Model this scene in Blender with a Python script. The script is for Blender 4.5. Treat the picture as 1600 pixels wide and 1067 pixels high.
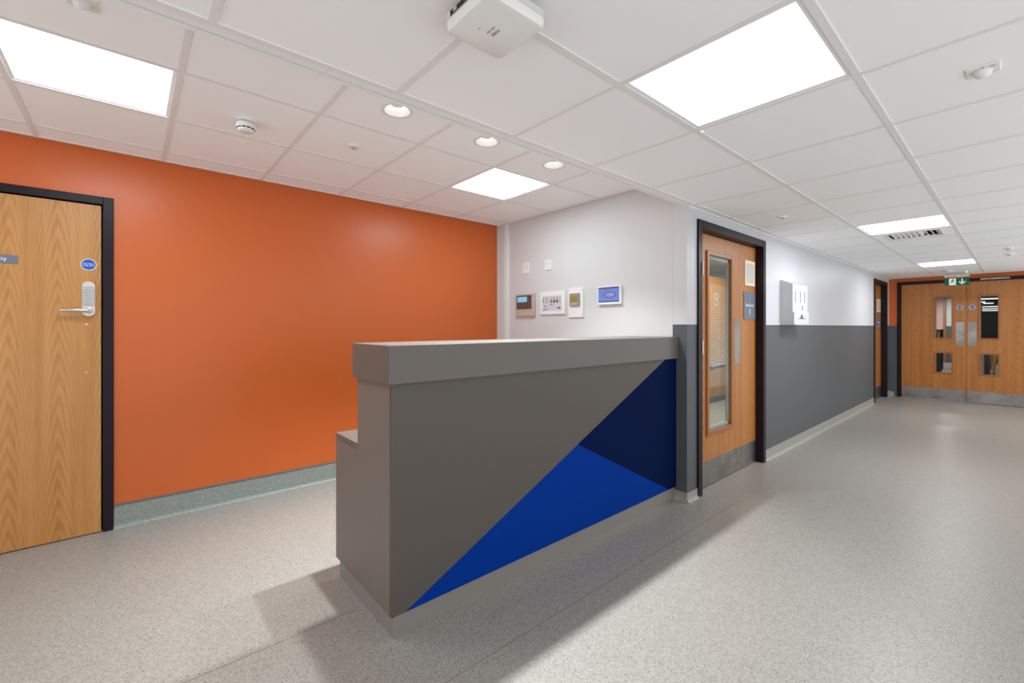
import bpy, bmesh, math, random
from mathutils import Vector, Matrix

for o in list(bpy.data.objects):
    bpy.data.objects.remove(o, do_unlink=True)
scene = bpy.context.scene
COL = scene.collection
random.seed(4)

# ------------------------------------------------------------------ camera
CAM_H = 1.3316
YAW = 0.8563                       # angle of the view from the corridor direction (+X)
F_PX = 687.7
cam_d = bpy.data.cameras.new('camera')
cam = bpy.data.objects.new('camera', cam_d)
COL.objects.link(cam)
cam.location = (0, 0, CAM_H)
cam.rotation_euler = (math.pi / 2, 0, YAW - math.pi / 2)
cam_d.sensor_fit = 'HORIZONTAL'
cam_d.sensor_width = 36.0
cam_d.lens = F_PX / 1600 * 36.0
cam_d.shift_y = -(533.5 - 510.1) / 1600
cam_d.clip_start = 0.02
cam_d.clip_end = 200
scene.camera = cam

# ------------------------------------------------------------------ light levels
EXPOSURE = 0.0
CORRIDOR_PANEL = 28.0              # the panels farther down the corridor
ALCOVE_PANEL = 18.5                # the pair over the reception alcove
PANEL = 1.1                        # LED ceiling panels
SPOT_W = 165.0                      # recessed downlights
AMBIENT = 1.44                     # uniform fill added through the unbuilt sides out of view
scene.view_settings.view_transform = 'Standard'
scene.view_settings.look = 'None'
scene.view_settings.exposure = EXPOSURE
scene.view_settings.gamma = 1.0
scene.view_settings.use_curve_mapping = False
world = bpy.data.worlds.new('ambient_fill')  # even background added to lift the ceiling
scene.world = world
world.use_nodes = True
world.node_tree.nodes['Background'].inputs[0].default_value = (0.97, 0.985, 1.0, 1)
world.node_tree.nodes['Background'].inputs[1].default_value = AMBIENT


# ------------------------------------------------------------------ materials
def lin(c):
    out = []
    for v in c:
        v = v / 255.0
        out.append(v / 12.92 if v <= 0.04045 else ((v + 0.055) / 1.055) ** 2.4)
    return (*out, 1.0)


MATS = {}


def mat(name, rgb, rough=0.6, metal=0.0, spec=0.5, emit=0.0, emit_rgb=None, alpha=None, trans=0.0):
    m = bpy.data.materials.new(name)
    m.use_nodes = True
    b = m.node_tree.nodes['Principled BSDF']
    b.inputs['Base Color'].default_value = lin(rgb)
    b.inputs['Roughness'].default_value = rough
    b.inputs['Metallic'].default_value = metal
    b.inputs['Specular IOR Level'].default_value = spec
    if emit:
        b.inputs['Emission Color'].default_value = lin(emit_rgb or rgb)
        b.inputs['Emission Strength'].default_value = emit
    if trans:
        b.inputs['Transmission Weight'].default_value = trans
    MATS[name] = m
    return m


def nodes_of(m):
    nt = m.node_tree
    return nt, nt.nodes, nt.links, nt.nodes['Principled BSDF']


def add_noise_bump(m, scale=60, strength=0.06, dist=0.002, detail=3):
    nt, N, L, b = nodes_of(m)
    geo = N.new('ShaderNodeNewGeometry')
    nz = N.new('ShaderNodeTexNoise')
    nz.inputs['Scale'].default_value = scale
    nz.inputs['Detail'].default_value = detail
    L.new(geo.outputs['Position'], nz.inputs['Vector'])
    bp = N.new('ShaderNodeBump')
    bp.inputs['Strength'].default_value = strength
    bp.inputs['Distance'].default_value = dist
    L.new(nz.outputs['Fac'], bp.inputs['Height'])
    L.new(bp.outputs['Normal'], b.inputs['Normal'])


def add_tint(m, rgb, scale=1.2, lo=0.35, hi=0.7, detail=4):
    """slow drift between the base colour and a second one"""
    nt, N, L, b = nodes_of(m)
    base = tuple(b.inputs['Base Color'].default_value)
    geo = N.new('ShaderNodeNewGeometry')
    nz = N.new('ShaderNodeTexNoise')
    nz.inputs['Scale'].default_value = scale
    nz.inputs['Detail'].default_value = detail
    L.new(geo.outputs['Position'], nz.inputs['Vector'])
    r = N.new('ShaderNodeValToRGB')
    r.color_ramp.elements[0].position = lo
    r.color_ramp.elements[1].position = hi
    r.color_ramp.elements[0].color = base
    r.color_ramp.elements[1].color = lin(rgb)
    L.new(nz.outputs['Fac'], r.inputs['Fac'])
    L.new(r.outputs['Color'], b.inputs['Base Color'])


def speckle(m, base, dark, light, scale=210, big=None):
    """homogeneous sheet vinyl: fine chips of several tones"""
    nt, N, L, b = nodes_of(m)
    geo = N.new('ShaderNodeNewGeometry')
    v = N.new('ShaderNodeTexVoronoi')
    v.inputs['Scale'].default_value = scale
    L.new(geo.outputs['Position'], v.inputs['Vector'])
    sep = N.new('ShaderNodeSeparateColor')
    L.new(v.outputs['Color'], sep.inputs['Color'])
    r = N.new('ShaderNodeValToRGB')
    r.color_ramp.interpolation = 'CONSTANT'
    e = r.color_ramp.elements
    e[0].position = 0.0
    e[0].color = lin(dark)
    e[1].position = 0.09
    e[1].color = lin(base)
    k = e.new(0.55)
    k.color = lin(tuple(int(c * 0.955) for c in base))
    k = e.new(0.80)
    k.color = lin(light)
    L.new(sep.outputs['Red'], r.inputs['Fac'])
    v2 = N.new('ShaderNodeTexVoronoi')
    v2.inputs['Scale'].default_value = scale * 0.38
    L.new(geo.outputs['Position'], v2.inputs['Vector'])
    r2 = N.new('ShaderNodeValToRGB')
    r2.color_ramp.interpolation = 'CONSTANT'
    r2.color_ramp.elements[0].position = 0.0
    r2.color_ramp.elements[0].color = (1, 1, 1, 1)
    r2.color_ramp.elements[1].position = 0.13
    r2.color_ramp.elements[1].color = (0, 0, 0, 1)
    L.new(v2.outputs['Distance'], r2.inputs['Fac'])
    mx = N.new('ShaderNodeMix')
    mx.data_type = 'RGBA'
    L.new(r2.outputs['Color'], mx.inputs['Factor'])
    L.new(r.outputs['Color'], mx.inputs[6])
    mx.inputs[7].default_value = lin(dark)
    L.new(mx.outputs[2], b.inputs['Base Color'])


def wood(name, tone, axis, shift=0.0, width=0.21, rough=0.42):
    """oak veneer with nested cathedral arches running up the leaf"""
    light, midc, dark = tone
    m = mat(name, midc, rough)
    nt, N, L, b = nodes_of(m)
    geo = N.new('ShaderNodeNewGeometry')
    sep = N.new('ShaderNodeSeparateXYZ')
    L.new(geo.outputs['Position'], sep.inputs['Vector'])

    def math_(op, a, c=None):
        n = N.new('ShaderNodeMath')
        n.operation = op
        for i, x in enumerate((a, c)):
            if x is None:
                continue
            if isinstance(x, (int, float)):
                n.inputs[i].default_value = x
            else:
                L.new(x, n.inputs[i])
        return n.outputs[0]
    u = sep.outputs[axis]
    z = sep.outputs['Z']
    u = math_('ADD', u, shift)
    cell = math_('DIVIDE', u, width)
    fl = math_('FLOOR', cell)
    fr = math_('SUBTRACT', cell, fl)
    xc = math_('SUBTRACT', fr, 0.5)
    # waviness
    comb = N.new('ShaderNodeCombineXYZ')
    L.new(math_('MULTIPLY', u, 5.0), comb.inputs[0])
    L.new(math_('MULTIPLY', z, 1.1), comb.inputs[1])
    L.new(fl, comb.inputs[2])
    nz = N.new('ShaderNodeTexNoise')
    nz.inputs['Scale'].default_value = 1.0
    nz.inputs['Detail'].default_value = 2.0
    L.new(comb.outputs[0], nz.inputs['Vector'])
    wob = math_('MULTIPLY', math_('SUBTRACT', nz.outputs['Fac'], 0.5), 2.0)
    ax = math_('POWER', math_('ABSOLUTE', math_('ADD', xc, math_('MULTIPLY', wob, 0.06))), 1.35)
    ph = math_('ADD', math_('MULTIPLY', ax, 13.0), math_('MULTIPLY', z, 8.0))
    ph = math_('ADD', ph, math_('MULTIPLY', wob, 1.2))
    ph = math_('ADD', ph, math_('MULTIPLY', fl, 3.7))
    ring = math_('ADD', math_('MULTIPLY', math_('SINE', math_('MULTIPLY', ph, 6.283)), 0.5), 0.5)
    # fine straight pores
    comb2 = N.new('ShaderNodeCombineXYZ')
    L.new(math_('MULTIPLY', u, 330.0), comb2.inputs[0])
    L.new(math_('MULTIPLY', z, 7.0), comb2.inputs[1])
    nf = N.new('ShaderNodeTexNoise')
    nf.inputs['Scale'].default_value = 1.0
    nf.inputs['Detail'].default_value = 3.0
    L.new(comb2.outputs[0], nf.inputs['Vector'])
    # broad stripe tone
    comb3 = N.new('ShaderNodeCombineXYZ')
    L.new(math_('MULTIPLY', u, 17.0), comb3.inputs[0])
    L.new(math_('MULTIPLY', z, 0.5), comb3.inputs[1])
    nb = N.new('ShaderNodeTexNoise')
    nb.inputs['Scale'].default_value = 1.0
    nb.inputs['Detail'].default_value = 2.0
    L.new(comb3.outputs[0], nb.inputs['Vector'])
    amp = math_('SUBTRACT', 1.0, math_('MULTIPLY', math_('ABSOLUTE', xc), 1.7))
    ring = math_('ADD', math_('MULTIPLY', math_('SUBTRACT', ring, 0.5), amp), 0.5)
    f = math_('ADD', math_('MULTIPLY', ring, 0.17), math_('MULTIPLY', nf.outputs['Fac'], 0.44))
    f = math_('ADD', f, math_('MULTIPLY', nb.outputs['Fac'], 0.52))
    r = N.new('ShaderNodeValToRGB')
    e = r.color_ramp.elements
    e[0].position = 0.32
    e[0].color = lin(dark)
    e[1].position = 0.80
    e[1].color = lin(light)
    k = e.new(0.54)
    k.color = lin(midc)
    L.new(f, r.inputs['Fac'])
    L.new(r.outputs['Color'], b.inputs['Base Color'])
    return m


OAK_A = ((202, 147, 86), (184, 126, 65), (156, 98, 44))
OAK_B = ((192, 130, 64), (172, 108, 44), (138, 80, 28))
M = MATS
wood('oak_near', OAK_A, 'X', 0.02)
wood('oak_corridor', OAK_B, 'X', 0.11)
wood('oak_far', OAK_B, 'Y', 0.09)
mat('oak_edge', (156, 94, 40), 0.4)
mat('ceiling_white', (246, 246, 246), 0.9, spec=0.1)
add_noise_bump(M['ceiling_white'], 240, 0.05, 0.001)
mat('grid_white', (238, 238, 238), 0.55, spec=0.3)
mat('grid_tee', (231, 230, 229), 0.55, spec=0.3)
mat('gap_dark', (48, 46, 45), 0.9)
mat('wall_white', (209, 207, 206), 0.6, spec=0.3)
add_noise_bump(M['wall_white'], 120, 0.03, 0.001)
mat('wall_cool', (199, 201, 205), 0.42, spec=0.45)
add_noise_bump(M['wall_cool'], 120, 0.03, 0.001)
mat('orange_paint', (200, 96, 42), 0.36, spec=0.4)
add_noise_bump(M['orange_paint'], 90, 0.05, 0.001)
mat('dado_grey', (82, 86, 89), 0.5, spec=0.4)
add_noise_bump(M['dado_grey'], 120, 0.03, 0.001)
mat('floor_vinyl', (205, 198, 191), 0.36, spec=0.45)
speckle(M['floor_vinyl'], (152, 148, 141), (114, 111, 106), (167, 163, 157), 280)
mat('skirt_dark', (150, 156, 152), 0.45)
speckle(M['skirt_dark'], (138, 144, 138), (106, 112, 108), (158, 162, 156), 280)
mat('skirt_light', (196, 190, 184), 0.45)
speckle(M['skirt_light'], (157, 152, 145), (126, 122, 117), (170, 165, 159), 260)
mat('weld_line', (122, 112, 101), 0.5)
mat('cap_strip', (96, 96, 96), 0.5)
mat('frame_black', (30, 18, 26), 0.4, spec=0.22)
mat('seal_black', (10, 9, 10), 0.7)
mat('desk_grey', (84, 78, 72), 0.5, spec=0.4)
mat('desk_top', (96, 90, 85), 0.38, spec=0.5)
mat('desk_end', (112, 102, 95), 0.5, spec=0.4)
mat('royal_blue', (0, 50, 138), 0.7, spec=0.05)
mat('navy_blue', (0, 20, 62), 0.7, spec=0.05)
mat('brushed_steel', (158, 156, 152), 0.34, metal=0.9)
add_tint(M['brushed_steel'], (134, 132, 129), 6, 0.4, 0.65)
mat('plinth_metal', (146, 142, 137), 0.45, metal=0.35)
mat('satin_nickel', (205, 198, 192), 0.32, metal=0.8)
mat('plastic_white', (232, 231, 228), 0.4)
mat('plastic_warm', (226, 219, 206), 0.45)
mat('plastic_grey', (176, 176, 174), 0.5)
mat('dispenser_white', (198, 198, 199), 0.5)
mat('steel_white', (212, 212, 210), 0.45)
mat('black_plastic', (18, 18, 18), 0.5)
mat('panel_emit', (255, 255, 255), 0.5, emit=PANEL, emit_rgb=(249, 252, 255))
mat('panel_emit_alcove', (255, 255, 255), 0.5, emit=ALCOVE_PANEL, emit_rgb=(226, 246, 255))
mat('panel_emit_corridor', (255, 255, 255), 0.5, emit=CORRIDOR_PANEL, emit_rgb=(249, 252, 255))
mat('room_fill_emit', (255, 255, 255), 0.5, emit=60.0, emit_rgb=(255, 252, 246))  # glow of the fill panels added behind the glazed doors
mat('lens_emit', (255, 255, 255), 0.5, emit=4.6, emit_rgb=(255, 252, 246))
mat('dim_lens', (222, 222, 220), 0.4)
mat('tube_emit', (255, 255, 255), 0.5, emit=2.5)
mat('led_green', (60, 255, 120), 0.5, emit=6.0)
mat('led_white', (255, 255, 255), 0.5, emit=1.2)
mat('exit_green', (2, 84, 50), 0.5, spec=0.2, emit=0.03)
mat('sign_white', (238, 240, 236), 0.5)
mat('sign_blue', (16, 84, 176), 0.45)
mat('sign_slate', (106, 113, 128), 0.5)
mat('text_white', (240, 240, 240), 0.5)
mat('text_grey', (128, 126, 130), 0.5)
mat('text_dark', (84, 80, 84), 0.5)
mat('lcd_blue', (120, 190, 215), 0.3, emit=0.35)
mat('lcd_olive', (140, 126, 40), 0.3, emit=0.10)
mat('screen_blue', (96, 124, 190), 0.3, emit=0.22)
mat('screen_dark', (70, 74, 110), 0.3)
mat('brown_bezel', (92, 66, 60), 0.35)
mat('brown_key', (112, 86, 80), 0.4)
mat('taupe_case', (190, 172, 160), 0.5)
mat('grey_bezel', (150, 141, 128), 0.5)
mat('indicator_green', (170, 190, 60), 0.4)
mat('indicator_amber', (150, 110, 60), 0.4)
mat('indicator_red', (158, 52, 70), 0.4)
mat('lilac_label', (206, 200, 210), 0.5)
mat('paper', (226, 216, 196), 0.6)
mat('paper_grey', (196, 192, 184), 0.5)
mat('painted_dark', (14, 14, 16), 0.7)  # near-black colour stands in for the darkness of the far hall
mat('pink_wall', (196, 166, 166), 0.7)
mat('yellow_plastic', (236, 206, 24), 0.4)
mat('blue_board', (40, 66, 110), 0.5)
mat('brown_board', (120, 92, 66), 0.6)
mat('bed_white', (225, 226, 228), 0.7)
mat('lilac_floor', (176, 172, 180), 0.5)
mat('blind_slat', (214, 212, 206), 0.5)
mat('etched', (206, 200, 188), 0.6)

glass = bpy.data.materials.new('clear_glass')
glass.use_nodes = True
_n = glass.node_tree.nodes
_l = glass.node_tree.links
_n.remove(_n['Principled BSDF'])
_t = _n.new('ShaderNodeBsdfTransparent')
_t.inputs[0].default_value = (0.90, 0.94, 0.92, 1)
_g = _n.new('ShaderNodeBsdfGlossy')
_g.inputs['Roughness'].default_value = 0.03
_fr = _n.new('ShaderNodeFresnel')
_fr.inputs[0].default_value = 1.26
_mx = _n.new('ShaderNodeMixShader')
_bk = _n.new('ShaderNodeNewGeometry')
_ml = _n.new('ShaderNodeMath')
_ml.operation = 'MULTIPLY_ADD'
_ml.inputs[1].default_value = -1.0
_ml.inputs[2].default_value = 1.0
_l.new(_bk.outputs['Backfacing'], _ml.inputs[0])
_m2 = _n.new('ShaderNodeMath')
_m2.operation = 'MULTIPLY'
_l.new(_fr.outputs[0], _m2.inputs[0])
_l.new(_ml.outputs[0], _m2.inputs[1])
_l.new(_m2.outputs[0], _mx.inputs[0])
_l.new(_t.outputs[0], _mx.inputs[1])
_l.new(_g.outputs[0], _mx.inputs[2])
_l.new(_mx.outputs[0], _n['Material Output'].inputs[0])
MATS['clear_glass'] = glass


# ------------------------------------------------------------------ builders
class MB:
    """collects shapes given in world coordinates and links them as one mesh object"""

    def __init__(self):
        self.v, self.f, self.m = [], [], []

    def add(self, verts, faces, mi=0):
        o = len(self.v)
        self.v += [tuple(p) for p in verts]
        self.f += [tuple(i + o for i in f) for f in faces]
        self.m += [mi] * len(faces)
        return self

    def box(self, x0, x1, y0, y1, z0, z1, mi=0, bev=0.0, seg=2):
        x0, x1 = min(x0, x1), max(x0, x1)
        y0, y1 = min(y0, y1), max(y0, y1)
        z0, z1 = min(z0, z1), max(z0, z1)
        if bev:
            bm = bmesh.new()
            bmesh.ops.create_cube(bm, size=1)
            for v in bm.verts:
                v.co = Vector(((v.co.x + .5) * (x1 - x0) + x0, (v.co.y + .5) * (y1 - y0) + y0, (v.co.z + .5) * (z1 - z0) + z0))
            bmesh.ops.bevel(bm, geom=list(bm.edges), offset=bev, segments=seg, profile=0.5, affect='EDGES')
            self.from_bm(bm, mi)
            return self
        v = [(x0, y0, z0), (x1, y0, z0), (x1, y1, z0), (x0, y1, z0), (x0, y0, z1), (x1, y0, z1), (x1, y1, z1), (x0, y1, z1)]
        f = [(0, 3, 2, 1), (4, 5, 6, 7), (0, 1, 5, 4), (1, 2, 6, 5), (2, 3, 7, 6), (3, 0, 4, 7)]
        return self.add(v, f, mi)

    def from_bm(self, bm, mi=0):
        bm.verts.ensure_lookup_table()
        for i, v in enumerate(bm.verts):
            v.index = i
        self.add([v.co.copy() for v in bm.verts], [[v.index for v in f.verts] for f in bm.faces], mi)
        bm.free()

    def prism(self, pts, axis, a0, a1, mi=0):
        """polygon pts (2-D) swept along an axis: 'X' pts=(y,z), 'Y' pts=(x,z), 'Z' pts=(x,y)"""
        def p3(p, a):
            return {'X': (a, p[0], p[1]), 'Y': (p[0], a, p[1]), 'Z': (p[0], p[1], a)}[axis]
        n = len(pts)
        v = [p3(p, a0) for p in pts] + [p3(p, a1) for p in pts]
        f = [tuple(range(n))[::-1], tuple(range(n, 2 * n))] + [(i, (i + 1) % n, n + (i + 1) % n, n + i) for i in range(n)]
        return self.add(v, f, mi)

    def lathe(self, c, axis, prof, n=32, mi=0, caps=True):
        """prof = [(radius, offset along axis)]"""
        v, f = [], []
        for r, h in prof:
            for k in range(n):
                a = 2 * math.pi * k / n
                ca, sa = r * math.cos(a), r * math.sin(a)
                v.append({'Z': (c[0] + ca, c[1] + sa, c[2] + h), 'Y': (c[0] + ca, c[1] + h, c[2] + sa), 'X': (c[0] + h, c[1] + ca, c[2] + sa)}[axis])
        for i in range(len(prof) - 1):
            for k in range(n):
                k2 = (k + 1) % n
                f.append((i * n + k, i * n + k2, (i + 1) * n + k2, (i + 1) * n + k))
        if caps:
            f.append(tuple(range(n))[::-1])
            f.append(tuple((len(prof) - 1) * n + k for k in range(n)))
        return self.add(v, f, mi)

    def tube(self, pts, r, n=12, mi=0):
        pts = [Vector(p) for p in pts]
        v, f = [], []
        for i, p in enumerate(pts):
            d = (pts[min(i + 1, len(pts) - 1)] - pts[max(i - 1, 0)]).normalized()
            a = Vector((0, 0, 1)) if abs(d.z) < 0.9 else Vector((1, 0, 0))
            s = d.cross(a).normalized()
            t = s.cross(d)
            rr = r[i] if isinstance(r, (list, tuple)) else r
            for k in range(n):
                w = 2 * math.pi * k / n
                v.append(p + s * (math.cos(w) * rr) + t * (math.sin(w) * rr))
        for i in range(len(pts) - 1):
            for k in range(n):
                k2 = (k + 1) % n
                f.append((i * n + k, i * n + k2, (i + 1) * n + k2, (i + 1) * n + k))
        f.append(tuple(range(n))[::-1])
        f.append(tuple((len(pts) - 1) * n + k for k in range(n)))
        return self.add(v, f, mi)

    def build(self, name, mats, parent=None, origin=None, smooth=False):
        if isinstance(mats, str):
            mats = [mats]
        if parent is not None:
            org = Vector(ORIGIN[parent.name])
        elif origin is not None:
            org = Vector(origin)
        else:
            xs, ys, zs = zip(*self.v)
            org = Vector(((min(xs) + max(xs)) / 2, (min(ys) + max(ys)) / 2, min(zs)))
        me = bpy.data.meshes.new(name)
        me.from_pydata([tuple(Vector(p) - org) for p in self.v], [], self.f)
        for k in mats:
            me.materials.append(MATS[k])
        me.polygons.foreach_set('material_index', self.m)
        bm = bmesh.new()
        bm.from_mesh(me)
        bmesh.ops.recalc_face_normals(bm, faces=bm.faces)
        bm.to_mesh(me)
        bm.free()
        if smooth:
            me.polygons.foreach_set('use_smooth', [True] * len(me.polygons))
            me.set_sharp_from_angle(angle=math.radians(38))
        ob = bpy.data.objects.new(name, me)
        COL.objects.link(ob)
        if parent is not None:
            ob.parent = parent
        else:
            ob.location = org
        ORIGIN[ob.name] = tuple(org)
        return ob


ORIGIN = {}


def empty(name, loc):
    o = bpy.data.objects.new(name, None)
    o.empty_display_size = 0.05
    COL.objects.link(o)
    o.location = loc
    ORIGIN[o.name] = tuple(loc)
    return o


def tag(o, label, cat=None, group=None, kind=None):
    o['label'] = label
    if cat:
        o['category'] = cat
    if group:
        o['group'] = group
    if kind:
        o['kind'] = kind
    return o


def part_label(o, label):
    o['label'] = label
    return o


def rr(x0, x1, y0, y1, r, n=6):
    """rounded rectangle outline"""
    pts = []
    for cx, cy, a0 in ((x1 - r, y1 - r, 0), (x0 + r, y1 - r, 90), (x0 + r, y0 + r, 180), (x1 - r, y0 + r, 270)):
        for k in range(n + 1):
            a = math.radians(a0 + 90 * k / n)
            pts.append((cx + r * math.cos(a), cy + r * math.sin(a)))
    return pts


def lettering(name, s, size, pos, facing, material, parent, align='CENTER', squeeze=1.0, depth=0.0006, line=1.0):
    """raised print; facing is where the text looks: '-Y', '-X', '-Z'"""
    cu = bpy.data.curves.new(name, 'FONT')
    cu.body = s
    cu.size = size
    cu.align_x = align
    cu.align_y = 'CENTER'
    cu.extrude = depth
    cu.space_line = line
    cu.resolution_u = 3
    t = bpy.data.objects.new(name, cu)
    COL.objects.link(t)
    dg = bpy.context.evaluated_depsgraph_get()
    me = bpy.data.meshes.new_from_object(t.evaluated_get(dg))
    bpy.data.objects.remove(t, do_unlink=True)
    if facing == '-Y':
        R = Matrix(((1, 0, 0), (0, 0, -1), (0, 1, 0))).to_4x4()
    elif facing == '-X':
        R = Matrix(((0, 0, -1), (-1, 0, 0), (0, 1, 0))).to_4x4()
    else:                                   # under a ceiling, read from below
        R = Matrix(((0, -1, 0), (-1, 0, 0), (0, 0, -1))).to_4x4()
    org = Vector(ORIGIN[parent.name])
    me.transform(Matrix.Translation(Vector(pos) - org) @ R @ Matrix.Diagonal((squeeze, 1, 1, 1)))
    me.materials.clear()
    me.materials.append(MATS[material])
    ob = bpy.data.objects.new(name, me)
    COL.objects.link(ob)
    ob.parent = parent
    ORIGIN[ob.name] = ORIGIN[parent.name]
    return ob


# ------------------------------------------------------------------ main dimensions
ZC = 2.243          # corridor ceiling
ZA = 2.478          # alcove ceiling
YW = 1.650          # corridor wall face
YO = 3.900          # orange wall face
XW = 3.185          # white wall face (with the control panels)
XE = 11.07          # end wall face
XMIN = -2.23
YR = -0.88          # unseen far side of the corridor
DADO = 1.347

# ================================================================== SETTING
fl = MB().box(XMIN, 26, YR - 0.1, 5.4, -0.1, 0).build('floor', 'floor_vinyl', origin=(0, 0, 0))
tag(fl, 'pale grey speckled vinyl floor running from the alcove down the corridor', 'floor', kind='structure')
for yy, xa, xb in ((1.405, XMIN, 3.46), (2.045, XMIN, 0.80)):
    MB().box(xa, xb, yy - 0.0016, yy + 0.0016, 0.0, 0.0005).build('weld_seam', 'weld_line', parent=fl)

# walls -------------------------------------------------------------
w = MB()
DX0, DX1, DZ = -1.085, -0.115, 2.140          # opening of the near oak door
w.box(XMIN, DX0, YO, YO + 0.12, 0, 2.62)
w.box(DX1, XW, YO, YO + 0.12, 0, 2.62)
w.box(DX0, DX1, YO, YO + 0.12, DZ, 2.62)
tag(w.build('wall_left', 'orange_paint', origin=(1, YO, 0)), 'bright orange painted wall behind the reception desk', 'wall', kind='structure')

w = MB()
w.box(XW, XW + 0.115, YW + 0.116, YO, 0, 2.62)
w.box(XW, XW + 0.115, YO, YO + 0.12, 0, 2.62)
tag(w.build('wall_back', ['wall_white'], origin=(XW, 2.7, 0)), 'off-white wall carrying the control panels at the end of the desk', 'wall', kind='structure')

w = MB()
D2 = (3.372, 4.682)                            # corridor door openings (X range)
D3 = (9.735, 10.800)
FT = 2.135                                     # opening height


def corridor_wall(mb, y0, y1, xs, openings):
    x = xs[0]
    for a, b in openings + [(xs[1], xs[1])]:
        mb.box(x, a, y0, y1, 0, DADO, 1)
        mb.box(x, a, y0, y1, DADO, 2.40, 0)
        if b > a:
            mb.box(a, b, y0, y1, FT, 2.40, 0)
        x = b


corridor_wall(w, YW, YW + 0.115, (XW + 0.0005, XE), [D2, D3])
w.box(XW, XW + 0.0004, YW, YW + 0.115, DADO, 2.40, 2)
w.box(XW, XW + 0.0004, YW, YW + 0.115, 0, DADO, 1)
w.box(XW, XW + 0.115, YW + 0.0185, YW + 0.115, 2.4001, 2.62, 2)
tag(w.build('wall_right', ['wall_cool', 'dado_grey', 'wall_white'], origin=(6, YW, 0)), 'corridor wall painted white above and dark grey below', 'wall', kind='structure')

w = MB()
FD = (-0.340, 1.515)                           # far double door opening (Y range)
w.box(XE, XE + 0.12, FD[1], YW + 0.115, 0, DADO, 1)
w.box(XE, XE + 0.12, FD[1], YW + 0.115, DADO, 2.42, 0)
w.box(XE, XE + 0.12, FD[0], FD[1], 2.150, 2.42, 0)
w.box(XE, XE + 0.12, YR, FD[0], 0, DADO, 1)
w.box(XE, XE + 0.12, YR, FD[0], DADO, 2.42, 0)
tag(w.build('wall_end', ['orange_paint', 'dado_grey'], origin=(XE, 0.5, 0)), 'orange and grey wall around the far double doors', 'wall', kind='structure')

# baseboards ---------------------------------------------------------
def cove(mb, a0, a1, face, along, h, sign, mi=0, t=0.006, r=0.028, cap=None):
    """coved vinyl skirting: profile (distance from the wall, height)"""
    prof = [(0, 0.0004), (r + t, 0.0004)]
    for k in range(1, 6):
        a = math.radians(90 * k / 6)
        prof.append((t + r - r * math.sin(a), 0.0004 + r - r * math.cos(a)))
    prof += [(t, r), (t, h), (0, h)]
    pts = [(face + sign * d, z) for d, z in prof]
    mb.prism(pts, along, a0, a1, mi)
    if cap is not None:
        pts = [(face, h), (face + sign * (t + .003), h), (face + sign * (t + .003), h + .007), (face, h + .012)]
        mb.prism(pts, along, a0, a1, cap)


b = MB()
cove(b, -0.083, XW, YO, 'X', 0.150, -1, 0, cap=1)
cove(b, XMIN, -1.12, YO, 'X', 0.150, -1, 0, cap=1)
tag(b.build('baseboard_left', ['skirt_dark', 'cap_strip'], origin=(1.5, YO, 0)), 'coved grey speckled skirting under the orange wall', 'skirting', kind='structure')
b = MB()
cove(b, XW - 0.006, 3.342, YW, 'X', 0.070, -1)
cove(b, 4.730, 9.705, YW, 'X', 0.105, -1)
cove(b, 10.83, XE, YW, 'X', 0.105, -1)
tag(b.build('baseboard_right', 'skirt_light', origin=(6, YW, 0)), 'coved pale skirting along the grey corridor wall', 'skirting', kind='structure')
b = MB()
cove(b, FD[1] + 0.06, YW, XE, 'Y', 0.085, -1)
tag(b.build('baseboard_end', 'skirt_light', origin=(XE, 1.6, 0)), 'short pale skirting beside the far double doors', 'skirting', kind='structure')
b = MB()
cove(b, YW, 1.748, XW, 'Y', 0.070, -1)
cove(b, 2.42, YO, XW, 'Y', 0.150, -1)
tag(b.build('baseboard_back', 'skirt_light', origin=(XW, 2.4, 0)), 'pale skirting around the foot of the off-white wall', 'skirting', kind='structure')

# ceilings -------------------------------------------------------------
CX0, CY0 = 1.385, 0.9852       # corridor grid node
AX0, AY0 = 0.1713, 2.4656      # alcove grid node
TEE, DROP = 0.0015, -0.004


def tile_mesh(x0, x1, y0, y1, hole=None):
    """a tegular tile: visible face drops below the grid; bottom at z=0"""
    me = bpy.data.meshes.new('ceiling_tile')
    c = 0.0025
    if hole:
        bm = bmesh.new()
        n = 32
        cx, cy = (x0 + x1) / 2, (y0 + y1) / 2
        hx, hy = (x1 - x0) / 2, (y1 - y0) / 2
        ring, sq, top = [], [], []
        for k in range(n):
            a = 2 * math.pi * k / n + math.pi / 4
            ca, sa = math.cos(a), math.sin(a)
            s = 1 / max(abs(ca), abs(sa))
            ring.append(bm.verts.new((cx + hole * ca, cy + hole * sa, 0)))
            sq.append(bm.verts.new((cx + hx * ca * s, cy + hy * sa * s, 0)))
            top.append(bm.verts.new((cx + hx * ca * s, cy + hy * sa * s, 0.012)))
        up = [bm.verts.new((v.co.x, v.co.y, 0.015)) for v in ring]
        for k in range(n):
            j = (k + 1) % n
            bm.faces.new((ring[k], ring[j], sq[j], sq[k]))
            bm.faces.new((sq[k], sq[j], top[j], top[k]))
            bm.faces.new((ring[k], up[k], up[j], ring[j]))
        bmesh.ops.recalc_face_normals(bm, faces=bm.faces)
        bm.to_mesh(me)
        bm.free()
    else:
        v = [(x0 + c, y0 + c, 0), (x1 - c, y0 + c, 0), (x1 - c, y1 - c, 0), (x0 + c, y1 - c, 0),
             (x0, y0, c), (x1, y0, c), (x1, y1, c), (x0, y1, c),
             (x0, y0, 0.012), (x1, y0, 0.012), (x1, y1, 0.012), (x0, y1, 0.012)]
        f = [(0, 3, 2, 1)]
        for lo in (0, 4):
            f += [(lo + i, lo + (i + 1) % 4, lo + 4 + (i + 1) % 4, lo + 4 + i) for i in range(4)]
        f.append((8, 9, 10, 11))
        me.from_pydata(v, [], f)
    me.materials.append(MATS['ceiling_white'])
    return me


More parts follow.
